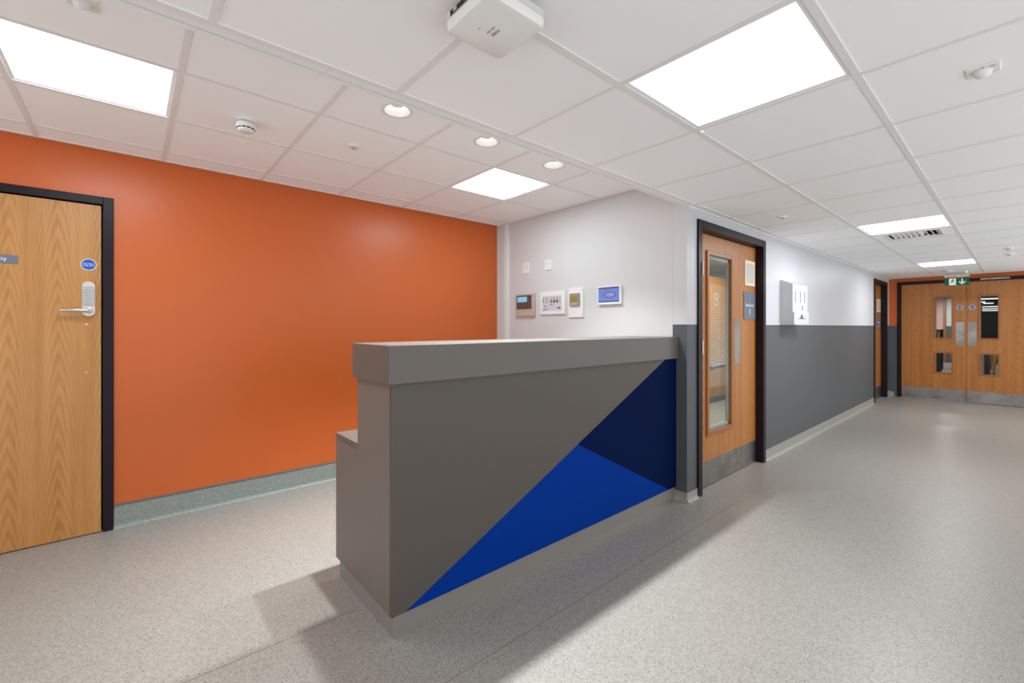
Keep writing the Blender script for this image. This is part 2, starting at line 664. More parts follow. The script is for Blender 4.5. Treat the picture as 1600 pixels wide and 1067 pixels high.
def ceiling(name, label, xs, ys, z, x_lines, y_lines, skip, holes, extra=None):
    slab = MB().box(xs[0], xs[1], ys[0], ys[1], z + 0.10, z + 0.16)
    root = slab.build(name, 'ceiling_white', origin=(x_lines[0], y_lines[0], z))
    tag(root, label, 'ceiling', kind='structure')
    cache = {}
    for i in range(len(x_lines) - 1):
        for j in range(len(y_lines) - 1):
            if (i, j) in skip:
                continue
            a, b_ = x_lines[i], x_lines[i + 1]
            c, d = y_lines[j], y_lines[j + 1]
            key = (round(b_ - a, 4), round(d - c, 4), holes.get((i, j)))
            if key not in cache:
                cache[key] = tile_mesh(TEE, b_ - a - TEE, TEE, d - c - TEE, holes.get((i, j)))
            t = bpy.data.objects.new('ceiling_tile', cache[key])
            COL.objects.link(t)
            t.parent = root
            t.location = (a - x_lines[0], c - y_lines[0], random.uniform(-0.0004, 0.0004))
    zt = z + DROP
    w_ = 0.012
    for y in y_lines:
        MB().box(x_lines[0], x_lines[-1], y - w_, y + w_, zt, zt + 0.03).build('grid_runner', 'grid_tee', parent=root)
    for x in x_lines:
        MB().box(x - w_, x + w_, y_lines[0], y_lines[-1], zt + 0.0002, zt + 0.03).build('grid_runner', 'grid_tee', parent=root)
    return root


cxl = [CX0 + 0.6 * k for k in range(-6, 17)]
cxl[-1] = XE - 0.06
cyl = [CY0 + 0.6 * k for k in range(-3, 2)]
ci = lambda x: round((x - CX0) / 0.6) + 6
cj = lambda y: round((y - CY0) / 0.6) + 3
corr_lights = [(1.385, 0.3852), (4.985, 0.3852), (8.585, 0.3852)]
grille = (5.585, 0.3852)
skip = {(ci(x), cj(y)) for x, y in corr_lights + [grille]}
ce = ceiling('ceiling', 'lowered white tile ceiling over the corridor', (XMIN, XE + .1, ), (YR - .1, YW + 0.05), ZC, cxl, cyl, skip, {})

axl = [AX0 + 0.6 * k for k in range(-4, 6)]
ayl = [1.682, 1.8656, 2.4656, 3.0656, 3.6656, YO - 0.022]
ai = lambda x: round((x - AX0) / 0.6) + 4
alc_lights = [(-0.4287, 2), (1.9713, 2)]
downs = [(0.7713, 1), (1.3713, 1), (1.9713, 1)]
skip = {(ai(x), j) for x, j in alc_lights}
holes = {(ai(x), j): 0.074 for x, j in downs}
ca_ = ceiling('ceiling_alcove', 'higher white tile ceiling over the reception alcove', (XMIN, XW + 0.1), (YW + 0.02, YO + .1), ZA, axl, ayl, skip, holes)

# ceiling edges
t = MB()
t.box(XMIN, XW, YW - 0.002, YW + 0.018, ZC - 0.001, ZA + 0.10)
t.box(XMIN, XW, YW - 0.009, YW - 0.0021, ZC + 0.006, ZC + 0.03, 1)
t = t.build('trim_1', ['grid_white', 'gap_dark'], origin=(1, YW, ZC))
tag(t, 'white upstand where the corridor ceiling steps up to the alcove', 'trim', kind='structure')
t = MB().box(XMIN, XW, 1.588, 1.641, ZC - 0.0005, ZC + 0.05).build('trim_2', 'grid_white', origin=(1, 1.6, ZC))
tag(t, 'narrow white edge channel along the alcove side of the corridor ceiling', 'trim', kind='structure')
t = MB()
t.box(XW - 0.003, XE, 1.603, YW, ZC - 0.001, ZC + 0.05)
t.box(XW - 0.003, XE, 1.628, YW, ZC - 0.006, ZC - 0.001)
tag(t.build('trim_3', 'grid_white', origin=(6, 1.63, ZC)), 'white shadow-line trim where the corridor wall meets the ceiling', 'trim', kind='structure')
t = MB().box(XMIN, XW, YO - 0.024, YO, ZA - 0.001, ZA + 0.04).build('trim_4', 'grid_white', origin=(1, YO, ZA))
tag(t, 'white wall angle along the top of the orange wall', 'trim', kind='structure')
t = MB().box(XW - 0.024, XW, YW + 0.019, YO - 0.025, ZA - 0.001, ZA + 0.04).build('trim_5', 'grid_white', origin=(XW, 2.8, ZA))
tag(t, 'white wall angle along the top of the off-white wall', 'trim', kind='structure')
t = MB().box(XE - 0.045, XE - 0.004, YR, 1.60, ZC + 0.004, ZC + 0.05).build('trim_6', 'gap_dark', origin=(XE, 0.5, ZC))
tag(t, 'dark open joint where the ceiling stops short of the end wall', 'trim', kind='structure')
t = MB().box(XMIN, XE, YR, -0.83, ZC - 0.001, ZC + 0.05).build('trim_7', 'grid_white', origin=(6, YR, ZC))
tag(t, 'white ceiling trim on the near side of the corridor', 'trim', kind='structure')
# painted boxing in the corner
t = MB().box(XW - 0.030, XW, 3.782, YO, 0, ZA, bev=0.002).build('trim_8', 'wall_white', origin=(XW, 3.84, 0))
tag(t, 'off-white boxing in the corner between orange and white walls', 'trim', kind='structure')


# ================================================================== RECEPTION DESK
DE, DF, DB1, DB2 = 0.832, 1.735, 2.100, 2.396     # end plane, front plane, upper back, lower back
ST0, ST1 = 1.087, 1.252                           # counter slab
desk = empty('reception_desk', (2.0, 2.05, 0))
tag(desk, 'long dark grey reception desk with blue triangles on its front', 'reception desk')
CW = 0.765
DXR = XW - 0.003
d = MB()
d.box(DE + 0.0225, DXR, DF + 0.0185, DB1, 0.100, ST0 - 0.0005)
d.build('core', 'desk_grey', parent=desk)
# front cladding: grey upper field, royal and navy triangles, each a panel of its own
zb = 0.100
line = lambda x: 0.106 + (x - 0.904) * 0.462
A = (0.895, zb)
B = ((ST0 - 0.106) / 0.462 + 0.904, ST0)
K = (2.028, line(2.028))
Ept = (3.075, zb)
g = 0.0007
p = MB().prism([(DE + 0.0005, zb), (A[0] - g, zb), (B[0] - g, ST0), (DE, ST0)], 'Y', DF, DF + 0.018)
p.build('front_panel', 'desk_grey', parent=desk)
p = MB().prism([(A[0] + g, zb), (Ept[0] - g, zb), (K[0] + g, K[1] - g)], 'Y', DF, DF + 0.018)
part_label(p.build('blue_panel', 'royal_blue', parent=desk), 'royal blue triangular panel')
p = MB().prism([(Ept[0] + g, zb), (DXR, zb), (DXR, ST0), (B[0] + g, ST0), (K[0] + g, K[1] + g)], 'Y', DF, DF + 0.018)
part_label(p.build('blue_panel', 'navy_blue', parent=desk), 'navy blue angled panel')
# end gable: stepped
p = MB().prism([(DF + 0.0185, zb), (DB2, zb), (DB2, CW - 0.0305), (DB1, CW - 0.0305), (DB1, ST0 - 0.0005), (DF + 0.0185, ST0 - 0.0005)], 'X', DE, DE + 0.022)
p.build('end_panel', 'desk_end', parent=desk)
p = MB().box(DE, DXR, DB1 + 0.0005, DB2, CW - 0.030, CW, bev=0.0015)
p.build('worktop', 'desk_top', parent=desk)
p = MB().box(DE - 0.020, DXR, DF - 0.020, DB1 + 0.016, ST0, ST1, bev=0.0025)
part_label(p.build('counter_slab', 'desk_top', parent=desk), 'thick grey upper counter')
# plinth with brushed faces
p = MB().box(DE + 0.014, DXR, DF + 0.014, DF + 0.030, 0.0, zb)
p.build('plinth', 'plinth_metal', parent=desk)
p = MB().box(DE + 0.014, DE + 0.030, DF + 0.0305, DB2 - 0.020, 0.0, zb)
p.build('plinth', 'plinth_metal', parent=desk)
p = MB().box(XW - 0.05, XW - 0.02, DB1, DB2 - 0.01, 0.0, CW - 0.031)
p.build('support_panel', 'desk_end', parent=desk)


# ================================================================== DOORS
def door_frame_y(root, x0, x1, face, back, top, jamb, thick_top, out=None):
    """black lining and architrave round an opening in a wall facing -Y; x0..x1 outer"""
    f = MB()
    f.box(x0, x0 + jamb, face, back, 0, top, bev=0.003, seg=1)
    f.box(x1 - jamb, x1, face, back, 0, top, bev=0.003, seg=1)
    f.box(x0 + jamb - 0.002, x1 - jamb + 0.002, face, back, top - thick_top, top, bev=0.003, seg=1)
    return f.build('frame', 'frame_black', parent=root)


def round_notice(root, name, c, r, facing, fs):
    s = empty_part = None
    if facing == '-Y':
        a = MB().lathe(c, 'Y', [(r, 0), (r, -0.0012)], 40).build(name, 'plastic_white', parent=root)
        MB().lathe((c[0], c[1] - 0.0012, c[2]), 'Y', [(r * 0.9, 0), (r * 0.9, -0.0005)], 40).build('disc', 'sign_blue', parent=a)
        lettering('lettering', 'Fire door\nkeep shut', fs, (c[0], c[1] - 0.0019, c[2] + r * 0.02), facing, 'text_white', a, line=0.8)
    else:
        a = MB().lathe(c, 'X', [(r, 0), (r, -0.0012)], 40).build(name, 'plastic_white', parent=root)
        MB().lathe((c[0] - 0.0012, c[1], c[2]), 'X', [(r * 0.84, 0), (r * 0.84, -0.0005)], 40).build('disc', 'sign_blue', parent=a)
        lettering('lettering', 'Fire door\nkeep shut', fs, (c[0] - 0.0019, c[1], c[2]), facing, 'text_white', a, line=0.8)
    a['label'] = 'round blue fire door notice'
    return a


# --- near oak door in the orange wall
d1 = empty('door_1', (-0.60, YO, 0))
tag(d1, 'oak door with keypad lock and black frame in the orange wall', 'door', kind='structure')
door_frame_y(d1, -1.118, -0.082, YO - 0.014, YO + 0.10, 2.170, 0.052, 0.050)
MB().box(-1.070, -0.130, YO + 0.045, YO + 0.06, 0, 2.122).build('stop', 'seal_black', parent=d1)
LY = YO - 0.003
leaf = MB().box(-1.063, -0.1425, LY, LY + 0.044, 0.006, 2.112, bev=0.001, seg=1).build('leaf', 'oak_near', parent=d1)
# keypad lock
lk = MB().prism(rr(-0.230, -0.170, 1.398, 1.618, 0.029, 8), 'Y', LY, LY - 0.016).build('keypad_lock', 'satin_nickel', parent=d1, smooth=True)
lk['label'] = 'satin nickel keypad lock with two columns of buttons'
MB().prism(rr(-0.2275, -0.1725, 1.462, 1.585, 0.004, 3), 'Y', LY - 0.016, LY - 0.020).build('keypad_plate', 'plastic_grey', parent=lk)
for c_ in range(2):
    for r_ in range(7):
        bx = -0.2165 + c_ * 0.033
        bz = 1.476 + r_ * 0.0155
        MB().box(bx - 0.0075, bx + 0.0075, LY - 0.020, LY - 0.024, bz - 0.0045, bz + 0.0045, bev=0.001, seg=1).build('button', 'satin_nickel', parent=lk)
h = MB()
h.lathe((-0.196, LY - 0.016, 1.433), 'Y', [(0.021, 0), (0.021, -0.006), (0.013, -0.008), (0.012, -0.040)], 24)
h.tube([(-0.190, LY - 0.050, 1.433), (-0.205, LY - 0.052, 1.433), (-0.26, LY - 0.050, 1.433), (-0.318, LY - 0.048, 1.432), (-0.326, LY - 0.046, 1.432)], [0.009, 0.0125, 0.012, 0.010, 0.006], 14)
h.build('lever', 'satin_nickel', parent=lk, smooth=True)
for z_ in (1.344, 1.038):
    MB().lathe((-0.211, LY, z_), 'Y', [(0.006, 0), (0.006, -0.002), (0.003, -0.003)], 14).build('keyhole', 'satin_nickel', parent=d1)
round_notice(d1, 'fire_notice', (-0.201, LY, 1.727), 0.037, '-Y', 0.0135)
ns = MB().box(-0.86, -0.504, LY - 0.004, LY, 1.704, 1.752).build('name_plate', 'sign_slate', parent=d1)
ns['label'] = 'slate grey name plate with white lettering'
lettering('lettering', 'Dirty Utility', 0.031, (-0.547, LY - 0.0045, 1.729), '-Y', 'text_white', ns, align='RIGHT')

# --- corridor door, leaf and a half
d2 = empty('door_2', (4.03, YW, 0))
tag(d2, 'oak leaf-and-a-half corridor door with a tall glazed panel', 'door', kind='structure')
FY = YW - 0.016
door_frame_y(d2, 3.342, 4.729, FY, YW + 0.15, 2.172, 0.064, 0.068)
L2 = 1.706
GX0, GX1, GZ0, GZ1 = 3.645, 4.083, 0.450, 1.935
lf = MB()
lf.box(3.408, GX0, L2, L2 + 0.044, 0.008, 2.100)
lf.box(GX1, 4.3165, L2, L2 + 0.044, 0.008, 2.100)
lf.box(GX0, GX1, L2, L2 + 0.044, 0.008, GZ0)
lf.box(GX0, GX1, L2, L2 + 0.044, GZ1, 2.100)
leafa = lf.build('leaf', 'oak_corridor', parent=d2)
bd = MB()
for a0, a1, b0, b1 in ((3.612, GX0 + .004, .416, 1.966), (GX1 - .004, 4.116, .416, 1.966)):
    bd.box(a0, a1, L2 - 0.014, L2 + 0.01, b0, b1, bev=0.003, seg=1)
bd.box(GX0, GX1, L2 - 0.014, L2 + 0.01, 0.416, GZ0 + .004, bev=0.003, seg=1)
bd.box(GX0, GX1, L2 - 0.014, L2 + 0.01, GZ1 - .004, 1.966, bev=0.003, seg=1)
bd.build('glazing_bead', 'oak_edge', parent=leafa)
MB().box(GX0, GX1, L2 + 0.004, L2 + 0.010, GZ0, GZ1).build('pane', 'clear_glass', parent=leafa)
lettering('number', '8', 0.165, (3.808, L2 + 0.0032, 1.560), '-Y', 'etched', leafa, squeeze=1.25)
# integral blind, slats tilted nearly open
zz = GZ0 + 0.55
while zz < GZ1 - 0.03:
    MB().add([(GX0 + .012, L2 + .018, zz), (GX1 - .012, L2 + .018, zz), (GX1 - .012, L2 + .027, zz + .0016), (GX0 + .012, L2 + .027, zz + .0016),
              (GX0 + .012, L2 + .018, zz + .0005), (GX1 - .012, L2 + .018, zz + .0005), (GX1 - .012, L2 + .027, zz + .0021), (GX0 + .012, L2 + .027, zz + .0021)],
             [(0, 1, 2, 3), (7, 6, 5, 4), (0, 4, 5, 1), (1, 5, 6, 2), (2, 6, 7, 3), (3, 7, 4, 0)]).build('blind_slat', 'blind_slat', parent=leafa)
    zz += 0.016
bl = MB()
bl.box(GX0, GX0 + 0.012, L2 + .011, L2 + .034, GZ0, GZ1)
bl.box(GX1 - 0.012, GX1, L2 + .011, L2 + .034, GZ0, GZ1)
bl.box(GX0, GX1, L2 + .011, L2 + .034, GZ1 - 0.035, GZ1)
bl.box(GX0, GX1, L2 + .011, L2 + .034, GZ0, GZ0 + 0.03)
bl.build('spacer_bar', 'plastic_grey', parent=leafa)
MB().box(GX0, GX1, L2 + 0.035, L2 + 0.040, GZ0, GZ1).build('pane', 'clear_glass', parent=leafa)
MB().box(3.412, 4.312, L2 - 0.0015, L2, 0.012, 0.213).build('kick_plate', 'brushed_steel', parent=leafa)
MB().prism(rr(4.168, 4.290, 0.990, 1.402, 0.006, 3), 'Y', L2 - 0.0015, L2).build('push_plate', 'brushed_steel', parent=leafa)
leafb = MB().box(4.3205, 4.661, L2, L2 + 0.044, 0.008, 2.100).build('leaf', 'oak_corridor', parent=d2)
MB().box(4.324, 4.657, L2 - 0.0015, L2, 0.012, 0.213).build('kick_plate', 'brushed_steel', parent=leafb)
hp = MB().box(4.390, 4.622, L2 - 0.008, L2, 1.722, 1.962).build('paper_holder', 'paper', parent=d2)
hp['label'] = 'cream framed paper holder'
MB().box(4.418, 4.594, L2 - 0.0088, L2 - 0.008, 1.750, 1.934).build('insert', 'paper_grey', parent=hp)
bs = MB().box(4.368, 4.637, L2 - 0.006, L2, 1.398, 1.664).build('room_sign', 'sign_slate', parent=d2)
bs['label'] = 'slate grey room sign reading Bedroom 1'
ic = MB()
for k, z_ in enumerate((1.632, 1.612, 1.590, 1.574)):
    ic.box(4.458, 4.548, L2 - 0.0068, L2 - 0.006, z_ - (0.004 if k != 2 else 0.006), z_ + (0.004 if k != 2 else 0.006))
ic.box(4.458, 4.468, L2 - 0.0068, L2 - 0.006, 1.570, 1.640)
ic.box(4.538, 4.548, L2 - 0.0068, L2 - 0.006, 1.570, 1.640)
ic.build('bed_icon', 'text_grey', parent=bs)
lettering('lettering', 'Bedroom', 0.043, (4.503, L2 - 0.0066, 1.535), '-Y', 'text_white', bs, squeeze=1.15)
lettering('lettering', '1', 0.088, (4.503, L2 - 0.0066, 1.468), '-Y', 'text_white', bs, squeeze=1.2)
for z_ in (1.74, 1.12):
    MB().tube([(3.398, FY - 0.004, z_), (3.398, FY - 0.004, z_ + 0.10)], 0.006, 12).build('hinge', 'satin_nickel', parent=d2, smooth=True)

# --- second corridor door near the end
d3 = empty('door_3', (10.27, YW, 0))
tag(d3, 'narrow-looking oak door in black frame beside the far double doors', 'door', kind='structure')
door_frame_y(d3, 9.705, 10.830, FY, YW + 0.15, 2.165, 0.062, 0.066)
leafc = MB().box(9.769, 10.766, L2 + 0.02, L2 + 0.064, 0.008, 2.097).build('leaf', 'oak_corridor', parent=d3)
MB().box(9.775, 10.760, L2 + 0.0185, L2 + 0.02, 0.012, 0.213).build('kick_plate', 'brushed_steel', parent=leafc)
hp = MB().box(10.43, 10.70, L2 + 0.012, L2 + 0.02, 1.60, 1.84).build('paper_holder', 'paper', parent=d3)
MB().box(10.465, 10.665, L2 + 0.0112, L2 + 0.012, 1.63, 1.81).build('insert', 'paper_grey', parent=hp)
bs = MB().box(10.44, 10.69, L2 + 0.014, L2 + 0.02, 1.29, 1.52).build('room_sign', 'sign_slate', parent=d3)
lettering('lettering', 'Bedroom', 0.043, (10.565, L2 + 0.0134, 1.41), '-Y', 'text_white', bs, squeeze=1.1)
lettering('lettering', '2', 0.07, (10.565, L2 + 0.0134, 1.335), '-Y', 'text_white', bs, squeeze=1.2)
ic = MB()
for z_ in (1.49, 1.47, 1.45):
    ic.box(10.525, 10.605, L2 + 0.0132, L2 + 0.014, z_ - .004, z_ + .004)
ic.build('bed_icon', 'text_grey', parent=bs)

# --- far double doors
d4 = empty('door_4', (XE, 0.608, 0))
tag(d4, 'pair of oak fire doors with vision panels at the corridor end', 'double door', kind='structure')
f = MB()
FTZ = 2.172
f.box(XE - 0.016, XE + 0.12, 1.470, 1.530, 0, FTZ, bev=0.003, seg=1)
f.box(XE - 0.016, XE + 0.12, -0.314, -0.254, 0, FTZ, bev=0.003, seg=1)
f.box(XE - 0.016, XE + 0.12, -0.256, 1.472, 2.118, FTZ, bev=0.003, seg=1)
f.build('frame', 'frame_black', parent=d4)
LX = XE + 0.004


def fire_leaf(y_hinge, y_meet, yg0, yg1, push, notice_y):
    lo, hi = min(y_hinge, y_meet), max(y_hinge, y_meet)
    q = MB()
    q.box(LX, LX + 0.044, lo, yg0, 0.006, 2.114)
    q.box(LX, LX + 0.044, yg1, hi, 0.006, 2.114)
    for z0, z1 in ((0.006, 0.508), (0.853, 1.128), (1.853, 2.114)):
        q.box(LX, LX + 0.044, yg0, yg1, z0, z1)
    lf_ = q.build('leaf', 'oak_far', parent=d4)
    for z0, z1 in ((0.508, 0.853), (1.128, 1.853)):
        be = MB()
        be.box(LX - 0.012, LX + 0.008, yg0 - 0.024, yg0 + 0.003, z0 - 0.024, z1 + 0.024, bev=0.002, seg=1)
        be.box(LX - 0.012, LX + 0.008, yg1 - 0.003, yg1 + 0.024, z0 - 0.024, z1 + 0.024, bev=0.002, seg=1)
        be.box(LX - 0.012, LX + 0.008, yg0, yg1, z0 - 0.024, z0 + 0.003, bev=0.002, seg=1)
        be.box(LX - 0.012, LX + 0.008, yg0, yg1, z1 - 0.003, z1 + 0.024, bev=0.002, seg=1)
        be.build('glazing_bead', 'oak_edge', parent=lf_)
        MB().box(LX + 0.016, LX + 0.022, yg0, yg1, z0, z1).build('pane', 'clear_glass', parent=lf_)
    MB().box(LX - 0.0015, LX, lo + 0.004, hi - 0.004, 0.010, 0.205).build('kick_plate', 'brushed_steel', parent=lf_)
    MB().prism(rr(push[0], push[1], 0.996, 1.408, 0.012, 4), 'X', LX - 0.0015, LX).build('push_plate', 'brushed_steel', parent=lf_)
    round_notice(d4, 'fire_notice', (LX, notice_y, 1.669), 0.040, '-X', 0.0165)
    return lf_


fire_leaf(1.468, 0.6115, 0.792, 0.993, (0.640, 0.741), 0.693)
fire_leaf(-0.252, 0.6065, 0.234, 0.436, (0.488, 0.590), 0.539)
MB().box(LX + 0.012, LX + 0.040, 0.6067, 0.6113, 0.006, 2.114).build('meeting_seal', 'seal_black', parent=d4)
cl = MB()
cl.box(XE - 0.052, XE - 0.016, 0.10, 0.44, 2.130, 2.160, bev=0.002)
cl.build('door_closer', 'brushed_steel', parent=d4)


# ================================================================== CEILING LIGHTS
def panel_light(x0, y0, z, label, led=None, glow='panel_emit'):
    r = empty('ceiling_light', (x0 + 0.3, y0 + 0.3, z))
    tag(r, label, 'ceiling light', 'square light panels in the ceilings')
    e = 0.0135
    a, b_, c, d_ = x0 + e, x0 + 0.6 - e, y0 + e, y0 + 0.6 - e
    k = 0.013
    fr = MB()
    fr.box(a, b_, c, c + k, z + 0.001, z + 0.02)
    fr.box(a, b_, d_ - k, d_, z + 0.001, z + 0.02)
    fr.box(a, a + k, c + k, d_ - k, z + 0.001, z + 0.02)
    fr.box(b_ - k, b_, c + k, d_ - k, z + 0.001, z + 0.02)
    fr.build('frame', 'grid_white', parent=r)
    MB().add([(a + k, c + k, z + 0.004), (b_ - k, c + k, z + 0.004), (b_ - k, d_ - k, z + 0.004), (a + k, d_ - k, z + 0.004)], [(0, 3, 2, 1)]).build('diffuser', glow, parent=r)
    MB().box(a, b_, c, d_, z + 0.0205, z + 0.045).build('housing', 'grid_white', parent=r)
    if led:
        MB().lathe((led[0], led[1], z), 'Z', [(0.004, 0.006), (0.004, -0.003)], 12).build('indicator', 'led_white', parent=r)
    return r


corr_labels = ['large square light panel in the ceiling above the desk front',
               'light panel in the corridor ceiling beside the air grille',
               'light panel in the corridor ceiling nearest the exit sign']
for (x, y), lb in zip(corr_lights, corr_labels):
    panel_light(x, y, ZC, lb, led=(x + 0.632, y + 0.585) if x == 1.385 else None, glow='panel_emit' if x == 1.385 else 'panel_emit_corridor')
alc_labels = ['square light panel in the alcove ceiling near the oak keypad door',
              'square light panel in the alcove ceiling near the off-white wall']
for (x, j), lb in zip(alc_lights, alc_labels):
    panel_light(x, ayl[j], ZA, lb, led=(x - 0.012, ayl[j] + 0.612) if x > 1 else None, glow='panel_emit_alcove')

down_labels = ['round recessed downlight, leftmost of the row of three',
               'round recessed downlight, middle of the row of three',
               'round recessed downlight, rightmost and nearest the off-white wall']
for (x, j), lb in zip(downs, down_labels):
    c = (x + 0.3, ayl[j] + 0.3, ZA)
    r = empty('downlight', c)
    tag(r, lb, 'downlight', 'recessed downlights over the desk')
    MB().lathe(c, 'Z', [(0.066, 0.004), (0.066, -0.001), (0.070, -0.004), (0.084, -0.0025), (0.085, 0.0005), (0.080, 0.0005)], 40, caps=False).build('rim', 'plastic_white', parent=r, smooth=True)
    MB().lathe(c, 'Z', [(0.066, 0.003), (0.060, 0.022), (0.048, 0.034), (0.046, 0.034)], 40, caps=False).build('reflector', 'plastic_white', parent=r, smooth=True)
    MB().lathe(c, 'Z', [(0.0465, 0.0335), (0.040, 0.028), (0.034, 0.030)], 40, caps=False).build('lens_ring', 'lens_emit', parent=r, smooth=True)
    MB().lathe(c, 'Z', [(0.034, 0.030), (0.020, 0.027), (0.002, 0.026)], 32, caps=False).build('lens', 'dim_lens', parent=r, smooth=True)
    MB().lathe(c, 'Z', [(0.075, 0.016), (0.060, 0.060), (0.001, 0.062)], 32, caps=False).build('housing', 'plastic_grey', parent=r, smooth=True)
    ld = bpy.data.lights.new('downlight_lamp', 'SPOT')
    ld.energy = SPOT_W
    ld.color = (0.945, 0.99, 1.0)
    ld.spot_size = math.radians(98)
    ld.spot_blend = 0.8
    ld.shadow_soft_size = 0.032
    lo = bpy.data.objects.new('downlight_lamp', ld)
    COL.objects.link(lo)
    lo.parent = r
    lo.location = (0, 0, 0.002)


# ================================================================== CEILING FITTINGS
# smoke detector
c = (AX0 + 0.315, AY0 + 0.355, ZA)
sd = empty('smoke_detector', c)
tag(sd, 'white smoke detector with black slots on the alcove ceiling', 'smoke detector')
MB().lathe(c, 'Z', [(0.051, 0.0), (0.051, -0.012), (0.047, -0.014), (0.020, -0.014)], 36).build('base', 'plastic_white', parent=sd, smooth=True)
MB().lathe(c, 'Z', [(0.041, -0.013), (0.041, -0.021)], 36).build('collar', 'plastic_grey', parent=sd, smooth=True)
MB().lathe(c, 'Z', [(0.040, -0.020), (0.047, -0.021), (0.048, -0.040), (0.043, -0.047), (0.040, -0.058), (0.034, -0.063), (0.004, -0.064)], 36).build('head', 'plastic_white', parent=sd, smooth=True)
for k in range(12):
    a = 2 * math.pi * k / 12 + 0.12
    ca, sa = math.cos(a), math.sin(a)
    mb = MB()
    pts = []
    for da, zz in ((-0.2, -0.0455), (0.2, -0.0455), (0.2, -0.0525), (-0.2, -0.0525)):
        for rad in (0.036, 0.0447 if zz > -0.05 else 0.0432):
            pts.append((c[0] + rad * math.cos(a + da), c[1] + rad * math.sin(a + da), c[2] + zz))
    mb.add(pts, [(1, 3, 5, 7), (0, 6, 4, 2), (0, 2, 3, 1), (2, 4, 5, 3), (4, 6, 7, 5), (6, 0, 1, 7)])
    mb.build('slot', 'black_plastic', parent=sd)


def small_sensor(c, label, s=1.0, name='ceiling_sensor'):
    r = empty(name, c)
    tag(r, label, 'sensor', 'small round ceiling sensors')
    MB().lathe(c, 'Z', [(0.038 * s, 0), (0.038 * s, -0.005 * s), (0.033 * s, -0.012 * s), (0.012 * s, -0.013 * s)], 28).build('body', 'plastic_white', parent=r, smooth=True)
    MB().lathe(c, 'Z', [(0.013 * s, -0.011 * s), (0.012 * s, -0.020 * s), (0.006 * s, -0.024 * s)], 20).build('sensor_eye', 'plastic_grey', parent=r, smooth=True)
    return r


small_sensor((AX0 + 0.9, AY0 + 0.3, ZA), 'small white round sensor on the alcove ceiling beside the downlights')
small_sensor((4.085, 1.285, ZC), 'small white sensor on the corridor ceiling near the glazed oak door', 0.9)
small_sensor((7.685, 0.085, ZC), 'small white sensor on the far corridor ceiling, nearer of two', 1.2)
small_sensor((8.285, 0.085, ZC), 'small white sensor on the far corridor ceiling, farther of two', 1.2)


def motion_sensor(c, label):
    r = empty('motion_sensor', c)
    tag(r, label, 'motion sensor', 'square motion sensors on the ceilings')
    MB().box(c[0] - 0.042, c[0] + 0.042, c[1] - 0.042, c[1] + 0.042, c[2] - 0.006, c[2], bev=0.002).build('plate', 'plastic_white', parent=r)
    MB().lathe(c, 'Z', [(0.025, -0.005), (0.025, -0.010), (0.021, -0.022), (0.012, -0.028), (0.002, -0.030)], 28).build('lens_dome', 'plastic_white', parent=r, smooth=True)
    MB().box(c[0] - 0.036, c[0] - 0.030, c[1] - 0.004, c[1] + 0.004, c[2] - 0.0068, c[2] - 0.006).build('indicator', 'text_grey', parent=r)
    for k in range(3):
        yy = c[1] - 0.030 + k * 0.005
        MB().box(c[0] - 0.034, c[0] - 0.014, yy, yy + 0.002, c[2] - 0.007, c[2] - 0.006).build('rib', 'plastic_grey', parent=r)
    return r


motion_sensor((2.285, 0.085, ZC), 'white square motion sensor on the corridor ceiling at upper right')
motion_sensor((AX0 - 0.30, 2.166, ZA), 'white square motion sensor on the alcove ceiling above the keypad door')

# air grille with curved blades
gx, gy = grille
c = (gx + 0.3, gy + 0.3, ZC)
gr = empty('air_grille', c)
tag(gr, 'white ceiling air grille with dark slots beside a light panel', 'air grille')
e = 0.0135
mb = MB()
o0, o1, p0, p1 = gx + e, gx + 0.6 - e, gy + e, gy + 0.6 - e
q0, q1, s0, s1 = gx + 0.12, gx + 0.48, gy + 0.11, gy + 0.49
mb.box(o0, o1, p0, s0, ZC, ZC + 0.01)
mb.box(o0, o1, s1, p1, ZC, ZC + 0.01)
mb.box(o0, q0, s0, s1, ZC, ZC + 0.01)
mb.box(q1, o1, s0, s1, ZC, ZC + 0.01)
mb.build('face_plate', 'ceiling_white', parent=gr)
mb = MB()
mb.box(q0 - 0.014, q1 + 0.014, s0 - 0.014, s0 + 0.002, ZC - 0.005, ZC)
mb.box(q0 - 0.014, q1 + 0.014, s1 - 0.002, s1 + 0.014, ZC - 0.005, ZC)
mb.box(q0 - 0.014, q0 + 0.002, s0 + 0.002, s1 - 0.002, ZC - 0.005, ZC)
mb.box(q1 - 0.002, q1 + 0.014, s0 + 0.002, s1 - 0.002, ZC - 0.005, ZC)
mb.build('frame', 'plastic_white', parent=gr)
MB().box(q0, q1, s0, s1, ZC + 0.055, ZC + 0.06).build('duct', 'text_dark', parent=gr)
n = 9
for k in range(n):
    y_ = s0 + 0.012 + (s1 - s0 - 0.02) * k / n
    v = []
    for t_ in range(5):
        a = math.radians(12 + 62 * t_ / 4)
        sg = 1 if k < 3 else -1
        v.append((y_ + sg * (0.040 * math.sin(a) - 0.008) + (0 if k < 3 else 0.024), ZC + 0.044 - 0.040 * math.cos(a)))
    v += [(yy, zz + 0.002) for yy, zz in reversed(v)]
    MB().prism(v, 'X', q0, q1).build('blade', 'plastic_white', parent=gr)

# wireless access point clipped under the grid
c = (0.778, 0.970, 2.165)
ap = empty('access_point', (0.778, 0.970, 2.165))
tag(ap, 'white square wireless access point hanging under the ceiling', 'access point')
bm_ = MB()
out = rr(c[0] - 0.103, c[0] + 0.103, c[1] - 0.103, c[1] + 0.103, 0.020, 6)


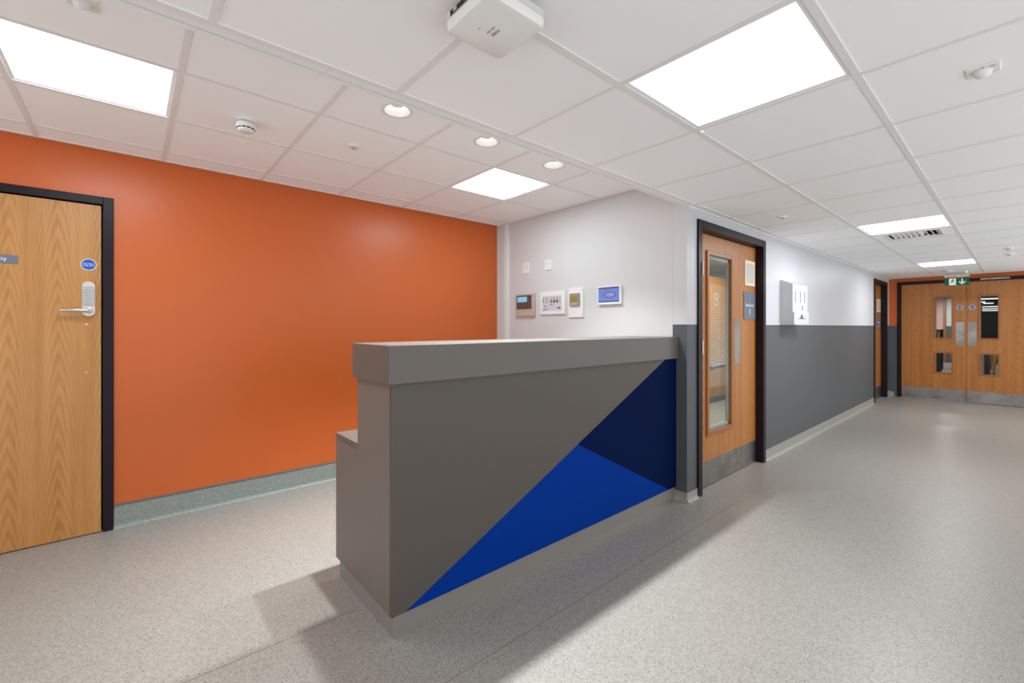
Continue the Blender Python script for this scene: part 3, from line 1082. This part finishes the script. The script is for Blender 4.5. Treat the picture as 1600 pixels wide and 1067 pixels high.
def loft(mb, rings):
    n_ = len(rings[0])
    v, f_ = [], []
    for r_ in rings:
        v += r_
    for i in range(len(rings) - 1):
        for k in range(n_):
            k2 = (k + 1) % n_
            f_.append((i * n_ + k, i * n_ + k2, (i + 1) * n_ + k2, (i + 1) * n_ + k))
    f_.append(tuple(range(n_)))
    f_.append(tuple((len(rings) - 1) * n_ + k for k in range(n_))[::-1])
    mb.add(v, f_)


def ring_at(s, z):
    return [(c[0] + (x - c[0]) * s, c[1] + (y - c[1]) * s, z) for x, y in out]


loft(bm_, [ring_at(0.90, 2.165), ring_at(0.955, 2.167), ring_at(0.99, 2.173), ring_at(1.0, 2.182), ring_at(1.0, 2.192)])
bm_.build('cover', 'plastic_white', parent=ap, smooth=True)
bm_ = MB()
loft(bm_, [ring_at(0.985, 2.1925), ring_at(0.985, 2.194), ring_at(1.0, 2.1945), ring_at(1.0, 2.212)])
bm_.build('back_case', 'steel_white', parent=ap, smooth=True)
mb = MB()
mb.box(c[0] - 0.1045, c[0] - 0.1025, c[1] - 0.085, c[1] + 0.070, 2.197, 2.211)
mb.build('port_recess', 'black_plastic', parent=ap)
for yy in (c[1] + 0.045, c[1] - 0.01, c[1] - 0.05):
    MB().box(c[0] - 0.1055, c[0] - 0.1043, yy - 0.008, yy + 0.008, 2.199, 2.209).build('port', 'plastic_grey', parent=ap)
MB().box(c[0] - 0.06, c[0] + 0.06, c[1] - 0.06, c[1] + 0.06, 2.2125, ZC - 0.0005).build('mounting_bracket', 'black_plastic', parent=ap)
lettering('lettering', 'cisco', 0.017, (c[0] + 0.004, c[1] + 0.004, 2.1646), '-Z', 'text_grey', ap)
lg = MB()
for k, hh in enumerate((3, 5, 8, 5, 3, 5, 8, 5, 3)):
    yy = c[1] + 0.004 + (4 - k) * 0.0042
    lg.box(c[0] - 0.012 - hh * 0.0006, c[0] - 0.012 + hh * 0.0006, yy - 0.0007, yy + 0.0007, 2.1642, 2.1655)
lg.build('logo', 'text_grey', parent=ap)
MB().lathe((c[0] - 0.04, c[1] + 0.02, 2.165), 'Z', [(0.003, 0.001), (0.003, -0.0006)], 12).build('status_lens', 'plastic_grey', parent=ap)

# emergency exit sign
SX = 10.085
ex = empty('exit_sign', (SX, 0.664, ZC))
tag(ex, 'green emergency exit sign hanging from the ceiling before the doors', 'exit sign')
MB().box(SX - 0.030, SX + 0.030, 0.500, 0.815, 2.208, ZC, bev=0.004).build('housing', 'steel_white', parent=ex)
MB().box(SX - 0.004, SX + 0.004, 0.522, 0.807, 1.992, 2.2075).build('acrylic_blade', 'clear_glass', parent=ex)
gf = MB().box(SX - 0.0062, SX - 0.0045, 0.524, 0.805, 1.996, 2.118).build('legend_panel', 'exit_green', parent=ex)
MB().box(SX - 0.0072, SX - 0.0063, 0.672, 0.752, 2.003, 2.112).build('pictogram_field', 'sign_white', parent=gf)
rm = MB()
yc, zc_ = 0.712, 2.062


def limb(mb, a, b_, wdt):
    a, b_ = Vector(a), Vector(b_)
    d_ = (b_ - a).normalized()
    n_ = Vector((-d_.y, d_.x)) * wdt
    mb.prism([tuple(a + n_), tuple(b_ + n_), tuple(b_ - n_), tuple(a - n_)], 'X', SX - 0.0080, SX - 0.0073)


rm.lathe((SX - 0.0073, yc - 0.010, zc_ + 0.036), 'X', [(0.008, 0), (0.008, -0.0007)], 14)
limb(rm, (yc - 0.006, zc_ + 0.026), (yc + 0.006, zc_ - 0.008), 0.007)
limb(rm, (yc - 0.004, zc_ + 0.022), (yc + 0.020, zc_ + 0.012), 0.0032)
limb(rm, (yc - 0.006, zc_ + 0.022), (yc - 0.026, zc_ + 0.008), 0.0032)
limb(rm, (yc + 0.004, zc_ - 0.006), (yc - 0.018, zc_ - 0.018), 0.0042)
limb(rm, (yc - 0.018, zc_ - 0.018), (yc - 0.020, zc_ - 0.042), 0.0038)
limb(rm, (yc + 0.006, zc_ - 0.006), (yc + 0.022, zc_ - 0.030), 0.0042)
limb(rm, (yc + 0.022, zc_ - 0.030), (yc + 0.034, zc_ - 0.032), 0.0036)
rm.build('running_figure', 'exit_green', parent=gf)
ar = MB()
ya = 0.602
limb(ar, (ya, 2.100), (ya, 2.022), 0.0075)
limb(ar, (ya - 0.002, 2.014), (ya + 0.034, 2.056), 0.0075)
limb(ar, (ya + 0.002, 2.014), (ya - 0.034, 2.056), 0.0075)
ar.build('arrow', 'sign_white', parent=gf)
MB().lathe((SX - 0.012, 0.548, 2.203), 'Z', [(0.009, 0.006), (0.009, -0.006), (0.004, -0.009)], 14).build('status_led', 'led_green', parent=ex, smooth=True)
MB().lathe((SX - 0.05, 0.745, ZC), 'Z', [(0.045, 0), (0.045, -0.008), (0.036, -0.022), (0.02, -0.026)], 24).build('ceiling_rose', 'plastic_white', parent=ex, smooth=True)


# ================================================================== WALL FITTINGS
def on_wall(mb, y0, y1, z0, z1, d0, d1, bev=0.0):
    return mb.box(XW - d1, XW - d0, y0, y1, z0, z1, bev=bev)


def wall_empty(name, y0, y1, z0, label, cat, group=None):
    r = empty(name, (XW, (y0 + y1) / 2, z0))
    return tag(r, label, cat, group)


tr = wall_empty('cable_trunking', 3.722, 3.780, 0, 'slim white vertical cable trunking beside the corner boxing', 'trunking')
on_wall(MB(), 3.722, 3.780, 0.16, ZA - 0.002, 0.0, 0.018).build('tray', 'plastic_white', parent=tr)
on_wall(MB(), 3.726, 3.776, 0.16, ZA - 0.003, 0.0185, 0.022, 0.001).build('lid', 'plastic_white', parent=tr)

for (y0, y1, z0, z1), lb in zip(((3.392, 3.482, 1.895, 2.010), (3.066, 3.156, 1.900, 2.005)),
                               ('white outlet plate on the off-white wall, nearer the corner', 'white outlet plate on the off-white wall, above the keypad panels')):
    r = wall_empty('outlet_plate', y0, y1, z0, lb, 'outlet', 'white outlet plates high on the wall')
    on_wall(MB(), y0, y1, z0, z1, 0, 0.010, 0.002).build('plate', 'plastic_white', parent=r)
    for k in range(2):
        yy = y0 + 0.014 + k * 0.036
        on_wall(MB(), yy, yy + 0.026, z0 + 0.048, z1 - 0.018, 0.010, 0.0125, 0.001).build('module', 'plastic_warm', parent=r)
    on_wall(MB(), y0 + 0.034, y1 - 0.034, z0 + 0.014, z0 + 0.034, 0.010, 0.0115).build('fuse_carrier', 'plastic_warm', parent=r)

# keypad with lit display
y0, y1, z0, z1 = 3.292, 3.585, 1.440, 1.676
r = wall_empty('alarm_keypad', y0, y1, z0, 'taupe alarm keypad with dark front and pale blue display', 'keypad')
on_wall(MB(), y0, y1, z0, z1, 0, 0.030, 0.004).build('case', 'taupe_case', parent=r)
bz = on_wall(MB(), y0 + 0.035, y1 - 0.030, z0 + 0.078, z1 - 0.016, 0.0302, 0.036, 0.002).build('bezel', 'brown_bezel', parent=r)
on_wall(MB(), y0 + 0.098, y1 - 0.045, z0 + 0.150, z1 - 0.030, 0.0362, 0.0372).build('display', 'lcd_blue', parent=bz)
for a in range(3):
    for q in range(3):
        yy = y0 + 0.112 + a * 0.043
        zz = z0 + 0.088 + q * 0.020
        on_wall(MB(), yy, yy + 0.034, zz, zz + 0.014, 0.0362, 0.0378, 0.0006).build('key', 'brown_key', parent=bz)
for q in range(4):
    zz = z0 + 0.090 + q * 0.030
    on_wall(MB(), y0 + 0.046, y0 + 0.084, zz, zz + 0.020, 0.0362, 0.0378, 0.0006).build('key', 'brown_key', parent=bz)

# nurse call / fire repeater panel
y0, y1, z0, z1 = 2.872, 3.215, 1.452, 1.681
r = wall_empty('indicator_panel', y0, y1, z0, 'white wide indicator panel with green and amber lamps', 'control panel')
on_wall(MB(), y0, y1, z0, z1, 0, 0.016, 0.003).build('case', 'plastic_white', parent=r)
fp = on_wall(MB(), y0 + 0.048, y1 - 0.034, z0 + 0.040, z1 - 0.042, 0.0162, 0.018).build('fascia', 'lilac_label', parent=r)
Yl, Yh = y0 + 0.048, y1 - 0.034
W_ = Yh - Yl
Zt = z1 - 0.042
for k, fr_ in enumerate((0.44, 0.59, 0.74)):
    yy = Yh - W_ * fr_
    on_wall(MB(), yy - 0.024, yy, Zt - 0.032, Zt - 0.016, 0.018, 0.0196).build('lamp', 'indicator_green', parent=fp)
    on_wall(MB(), yy - 0.024, yy, Zt - 0.072, Zt - 0.042, 0.018, 0.0196).build('lamp', 'text_dark' if k else 'indicator_amber', parent=fp)
for fr_ in (0.16, 0.27, 0.90):
    yy = Yh - W_ * fr_
    on_wall(MB(), yy - 0.018, yy, Zt - 0.076, Zt - 0.014, 0.018, 0.0188).build('label_strip', 'plastic_grey', parent=fp)
on_wall(MB(), Yh - 0.024, Yh - 0.006, Zt - 0.034, Zt - 0.016, 0.018, 0.0196).build('lamp', 'indicator_green', parent=fp)
MB().lathe((XW - 0.018, Yh - 0.015, Zt - 0.052), 'X', [(0.008, 0), (0.008, -0.003)], 14).build('key_switch', 'indicator_amber', parent=fp)
MB().lathe((XW - 0.018, Yh - 0.045, Zt - 0.106), 'X', [(0.008, 0), (0.008, -0.004)], 14).build('key_switch', 'text_dark', parent=fp)
on_wall(MB(), Yl + W_ * 0.42, Yl + W_ * 0.60, Zt - 0.094, Zt - 0.088, 0.018, 0.0188).build('print', 'text_dark', parent=fp)
on_wall(MB(), Yh - 0.080, Yh - 0.008, Zt - 0.140, Zt - 0.135, 0.018, 0.0188).build('print', 'text_dark', parent=fp)
on_wall(MB(), Yl + 0.012, Yl + 0.052, Zt - 0.130, Zt - 0.116, 0.018, 0.0188).build('print', 'text_dark', parent=fp)

# thermostat style unit on tall plate
y0, y1, z0, z1 = 2.651, 2.833, 1.418, 1.696
r = wall_empty('wall_controller', y0, y1, z0, 'tall white plate with a grey controller and olive display', 'controller')
on_wall(MB(), y0, y1, z0, z1, 0, 0.014, 0.002).build('plate', 'plastic_white', parent=r)
bz = on_wall(MB(), y0 + 0.036, y1 - 0.026, z0 + 0.108, z1 - 0.052, 0.0142, 0.030, 0.003).build('controller_body', 'grey_bezel', parent=r)
on_wall(MB(), y0 + 0.062, y1 - 0.048, z0 + 0.152, z1 - 0.080, 0.0302, 0.0316).build('display', 'lcd_olive', parent=bz)
on_wall(MB(), y0 + 0.058, y1 - 0.045, z0 + 0.118, z0 + 0.134, 0.0302, 0.0312).build('button_strip', 'taupe_case', parent=bz)
for yy in (y0 + 0.014, y1 - 0.014):
    for zz in (z0 + 0.024, z1 - 0.024):
        MB().lathe((XW - 0.014, yy, zz), 'X', [(0.005, 0), (0.004, -0.0015)], 12).build('screw', 'plastic_grey', parent=r)

# touch screen
y0, y1, z0, z1 = 2.226, 2.474, 1.525, 1.684
r = wall_empty('touch_screen', y0, y1, z0, 'white framed touch screen with blue picture and red oval', 'touch screen')
on_wall(MB(), y0, y1, z0, z1, 0, 0.026, 0.003).build('case', 'plastic_white', parent=r)
sc = on_wall(MB(), y0 + 0.016, y1 - 0.011, z0 + 0.020, z1 - 0.008, 0.0262, 0.0272).build('screen', 'screen_blue', parent=r)
on_wall(MB(), y0 + 0.018, y1 - 0.013, z1 - 0.020, z1 - 0.009, 0.0272, 0.0276).build('title_bar', 'screen_dark', parent=sc)
on_wall(MB(), y0 + 0.022, y0 + 0.038, z1 - 0.019, z1 - 0.010, 0.0276, 0.028).build('icon', 'indicator_red', parent=sc)
on_wall(MB(), y1 - 0.066, y1 - 0.030, z1 - 0.019, z1 - 0.010, 0.0276, 0.028).build('icon', 'indicator_red', parent=sc)
on_wall(MB(), y0 + 0.018, y1 - 0.013, z0 + 0.021, z0 + 0.030, 0.0272, 0.0276).build('status_bar', 'screen_dark', parent=sc)
ov = MB()
oc = ((y0 + y1) / 2 - 0.012, (z0 + z1) / 2 + 0.004)
v, f_ = [], []
n = 36
for k in range(n):
    a = 2 * math.pi * k / n
    for s in (1.0, 0.86):
        v.append((XW - 0.0278, oc[0] + 0.066 * s * math.cos(a), oc[1] + 0.028 * s * math.sin(a)))
for k in range(n):
    j = (k + 1) % n
    f_.append((2 * k, 2 * j, 2 * j + 1, 2 * k + 1))
ov.add(v, f_)
ov.build('oval_logo', 'indicator_red', parent=sc)
lettering('lettering', 'CAD', 0.032, (XW - 0.0279, oc[0], oc[1]), '-X', 'lilac_label', sc, squeeze=1.2)

# apron and glove dispenser on the corridor wall
PY = 1.532
r = empty('glove_dispenser', (5.40, YW, 1.353))
tag(r, 'white glove and apron dispenser box on the corridor wall', 'dispenser')
mb = MB().prism([(YW, 1.486), (YW, 1.824), (PY, 1.772), (PY, 1.486)], 'X', 5.160, 5.640)
mb.build('cabinet', 'dispenser_white', parent=r)
for xx in (5.245, 5.400, 5.545):
    MB().box(xx - 0.011, xx + 0.011, PY - 0.0012, PY, 1.585, 1.712).build('slot', 'text_grey', parent=r)
    MB().box(xx - 0.020, xx + 0.020, PY - 0.0012, PY, 1.728, 1.738).build('size_label', 'lilac_label', parent=r)
MB().box(5.452, 5.480, PY - 0.0012, PY, 1.508, 1.556).build('print', 'text_grey', parent=r)
MB().box(5.345, 5.420, PY - 0.0012, PY, 1.545, 1.556).build('print', 'lilac_label', parent=r)
MB().box(5.160, 5.640, 1.518, YW, 1.353, 1.4855, bev=0.002).build('apron_box', 'dispenser_white', parent=r)
MB().prism([(5.29, 1.412), (5.52, 1.412), (5.52, 1.418), (5.445, 1.420), (5.425, 1.452), (5.400, 1.460), (5.375, 1.452), (5.355, 1.420), (5.29, 1.418)], 'Y', 1.5168, 1.518).build('emblem', 'text_dark', parent=r)


# ================================================================== ROOM BEHIND THE GLAZED DOOR
t = MB()
t.box(XW + 0.12, 9.0, 4.6, 4.7, 0, 2.5)
tag(t.build('wall_bedroom', 'wall_white', origin=(6, 4.6, 0)), 'pale bedroom wall seen through the tall glazed door', 'wall', kind='structure')
t = MB().box(XW + 0.12, 9.1, YW + 0.116, 4.7, 2.45, 2.5).build('ceiling_bedroom', 'ceiling_white', origin=(6, 3, 2.45))
tag(t, 'white bedroom ceiling seen through the tall glazed door', 'ceiling', kind='structure')
t = MB().box(9.0, 9.1, YW + 0.116, 4.7, 0, 2.45).build('wall_bedroom_side', 'wall_white', origin=(9, 3, 0))
tag(t, 'side wall of the bedroom behind the glazed door', 'wall', kind='structure')
r = empty('wardrobe', (7.1, 3.8, 0))
tag(r, 'oak wardrobe seen through the tall glazed door', 'wardrobe')
MB().box(6.1, 8.6, 3.5, 4.1, 0.10, 2.20).build('carcass', 'oak_edge', parent=r)
for k in range(4):
    xa = 6.105 + k * 0.6235
    dr = MB().box(xa, xa + 0.620, 3.478, 3.499, 0.11, 2.195).build('door', 'oak_corridor', parent=r)
    MB().tube([(xa + (0.58 if k % 2 == 0 else 0.04), 3.455, 0.95), (xa + (0.58 if k % 2 == 0 else 0.04), 3.455, 1.10)], 0.007, 10).build('handle', 'satin_nickel', parent=dr)
MB().box(6.12, 8.58, 3.52, 4.08, 0.0, 0.0995).build('plinth', 'sign_slate', parent=r)
r = panel_light(5.0, 2.9, 2.44, 'added square fill panel in the bedroom ceiling behind the glazed door, nearer one', glow='room_fill_emit')  # unseen lamps added to brighten the bedroom behind the glass
r['group'] = 'added fill panels beyond the doors'
r = panel_light(7.0, 2.3, 2.44, 'added square fill panel in the bedroom ceiling behind the glazed door, by the wardrobe', glow='room_fill_emit')
r['group'] = 'added fill panels beyond the doors'


r = empty('support_rail', (5.80, 2.40, 0))
tag(r, 'slate blue support rail on a white post behind the glazed door', 'rail')
MB().tube([(5.22, 2.40, 0.835), (5.40, 2.40, 0.850), (5.80, 2.40, 0.845)], 0.022, 12).build('rail', 'blue_board', parent=r, smooth=True)
MB().box(5.76, 5.84, 2.37, 2.43, 0.0, 0.90, bev=0.004).build('post', 'plastic_white', parent=r)

# ================================================================== LOBBY BEYOND THE DOUBLE DOORS
t = MB()
corridor_wall(t, 2.35, 2.45, (XE + 0.12, 23.0), [])
tag(t.build('wall_lobby', ['pink_wall', 'dado_grey'], origin=(17, 2.4, 0)), 'side wall of the lobby beyond the far doors', 'wall', kind='structure')
t = MB()
t.box(23.0, 23.1, 1.60, 1.79, 0, DADO, 1)
t.box(23.0, 23.1, 1.60, 1.79, DADO, 2.42, 0)
t.box(22.94, 23.1, 1.79, 1.87, 0, 2.42, 3)
t.box(23.0, 23.1, 1.87, 2.45, 0, 2.42, 2)
tag(t.build('wall_lobby_end', ['wall_cool', 'dado_grey', 'pink_wall', 'oak_edge'], origin=(23, 2, 0)), 'white, grey and pink lobby wall seen through the left fire door', 'wall', kind='structure')
t = MB().box(XE + 0.12, 46.0, -0.9, 2.45, 2.42, 2.5).build('ceiling_lobby', 'painted_dark', origin=(17, 1, 2.42))
tag(t, 'ceiling of the lobby and hall beyond the far doors, darkness put into its colour', 'ceiling', kind='structure')
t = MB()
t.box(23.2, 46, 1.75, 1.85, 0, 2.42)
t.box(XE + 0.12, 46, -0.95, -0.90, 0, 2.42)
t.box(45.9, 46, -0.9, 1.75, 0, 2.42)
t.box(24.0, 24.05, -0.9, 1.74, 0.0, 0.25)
tag(t.build('wall_dark_hall', 'painted_dark', origin=(30, 0.5, 0)), 'hall seen through the right fire door, darkness put into its near-black colour', 'wall', kind='structure')
t = MB().box(26.001, 46, -0.9, 1.75, -0.05, 0.0).build('floor_dark_hall', 'painted_dark', origin=(36, 0.5, 0))
tag(t, 'floor of the hall beyond the right fire door, darkness put into its colour', 'floor', kind='structure')
r = panel_light(16.6, 1.5, 2.415, 'added square fill panel in the lobby ceiling beyond the far doors, middle of three', glow='room_fill_emit')  # unseen lobby lamps, added to brighten what the vision panels show
r['group'] = 'added fill panels beyond the doors'
for x_, w_ in ((12.8, 'nearest'), (21.2, 'farthest')):
    r = panel_light(x_, 1.5, 2.415, 'added square fill panel in the lobby ceiling beyond the far doors, %s of three' % w_, glow='room_fill_emit')
    r['group'] = 'added fill panels beyond the doors'
for k, (x, ya_, yb_) in enumerate(((24.15, 0.40, 0.96), (27.1, 0.93, 1.30), (28.8, 0.74, 1.07), (33.8, 0.30, 1.30), (38.0, 0.30, 1.45), (42.3, 0.30, 1.60))):
    r = empty('strip_light', (x, (ya_ + yb_) / 2, 2.41))
    tag(r, 'white strip light in the dark hall, %s seen through the right fire door' % ('topmost second third fourth fifth lowest'.split()[k]), 'strip light', 'strip lights in the dark hall')
    MB().box(x - 0.06, x + 0.06, ya_, yb_, 2.375, 2.41).build('body', 'plastic_white', parent=r)
    MB().box(x - 0.055, x + 0.055, ya_ + 0.01, yb_ - 0.01, 2.350, 2.3745).build('diffuser', 'tube_emit', parent=r)
r = empty('equipment_cabinet', (18.0, 1.60, 0))
tag(r, 'black equipment cabinet beyond the left fire door', 'cabinet')
MB().box(17.8, 18.3, 1.487, 1.95, 0.06, 1.25, bev=0.004).build('body', 'black_plastic', parent=r)
MB().box(17.78, 17.799, 1.495, 1.94, 0.70, 1.22).build('door', 'black_plastic', parent=r)
MB().box(17.78, 17.799, 1.495, 1.94, 0.08, 0.69).build('door', 'black_plastic', parent=r)
MB().box(17.83, 18.27, 1.52, 1.92, 0.0, 0.0595).build('plinth', 'black_plastic', parent=r)
MB().tube([(17.76, 1.54, 0.95), (17.76, 1.54, 1.15)], 0.01, 10).build('handle', 'satin_nickel', parent=r)
for k, (m_, lb, ya_, yb_, hh) in enumerate((('bed_white', 'white board leaning upright behind the right fire door', 0.424, 0.460, 1.02),
                                            ('blue_board', 'dark blue board leaning upright behind the right fire door', 0.374, 0.418, 1.00),
                                            ('brown_board', 'brown board leaning upright behind the right fire door, beside the blue one', 0.346, 0.370, 0.99),
                                            ('taupe_case', 'taupe board leaning upright behind the right fire door, beside the yellow pole', 0.300, 0.341, 0.96))):
    bb = MB().prism([(11.86, 0.0), (12.30, 0.0), (12.30, hh - 0.06), (12.28, hh), (11.90, hh), (11.86, hh - 0.06)], 'Y', ya_, yb_)
    tag(bb.build('storage_board', m_, origin=(12.08, (ya_ + yb_) / 2, 0)), lb, 'board', 'boards stored behind the fire doors')
r = empty('mop_pole', (11.78, 0.36, 0))
tag(r, 'yellow mop pole leaning behind the right fire door', 'mop')
MB().tube([(11.78, 0.385, 0.10), (11.80, 0.325, 0.48), (11.83, 0.255, 0.92)], 0.022, 12).build('pole', 'yellow_plastic', parent=r, smooth=True)
MB().lathe((11.78, 0.385, 0), 'Z', [(0.07, 0.0), (0.075, 0.02), (0.05, 0.08), (0.024, 0.14)], 18).build('mop_head', 'bed_white', parent=r, smooth=True)
MB().lathe((11.803, 0.318, 0.52), 'Z', [(0.030, -0.03), (0.030, 0.03)], 14).build('collar', 'plastic_white', parent=r, smooth=True)
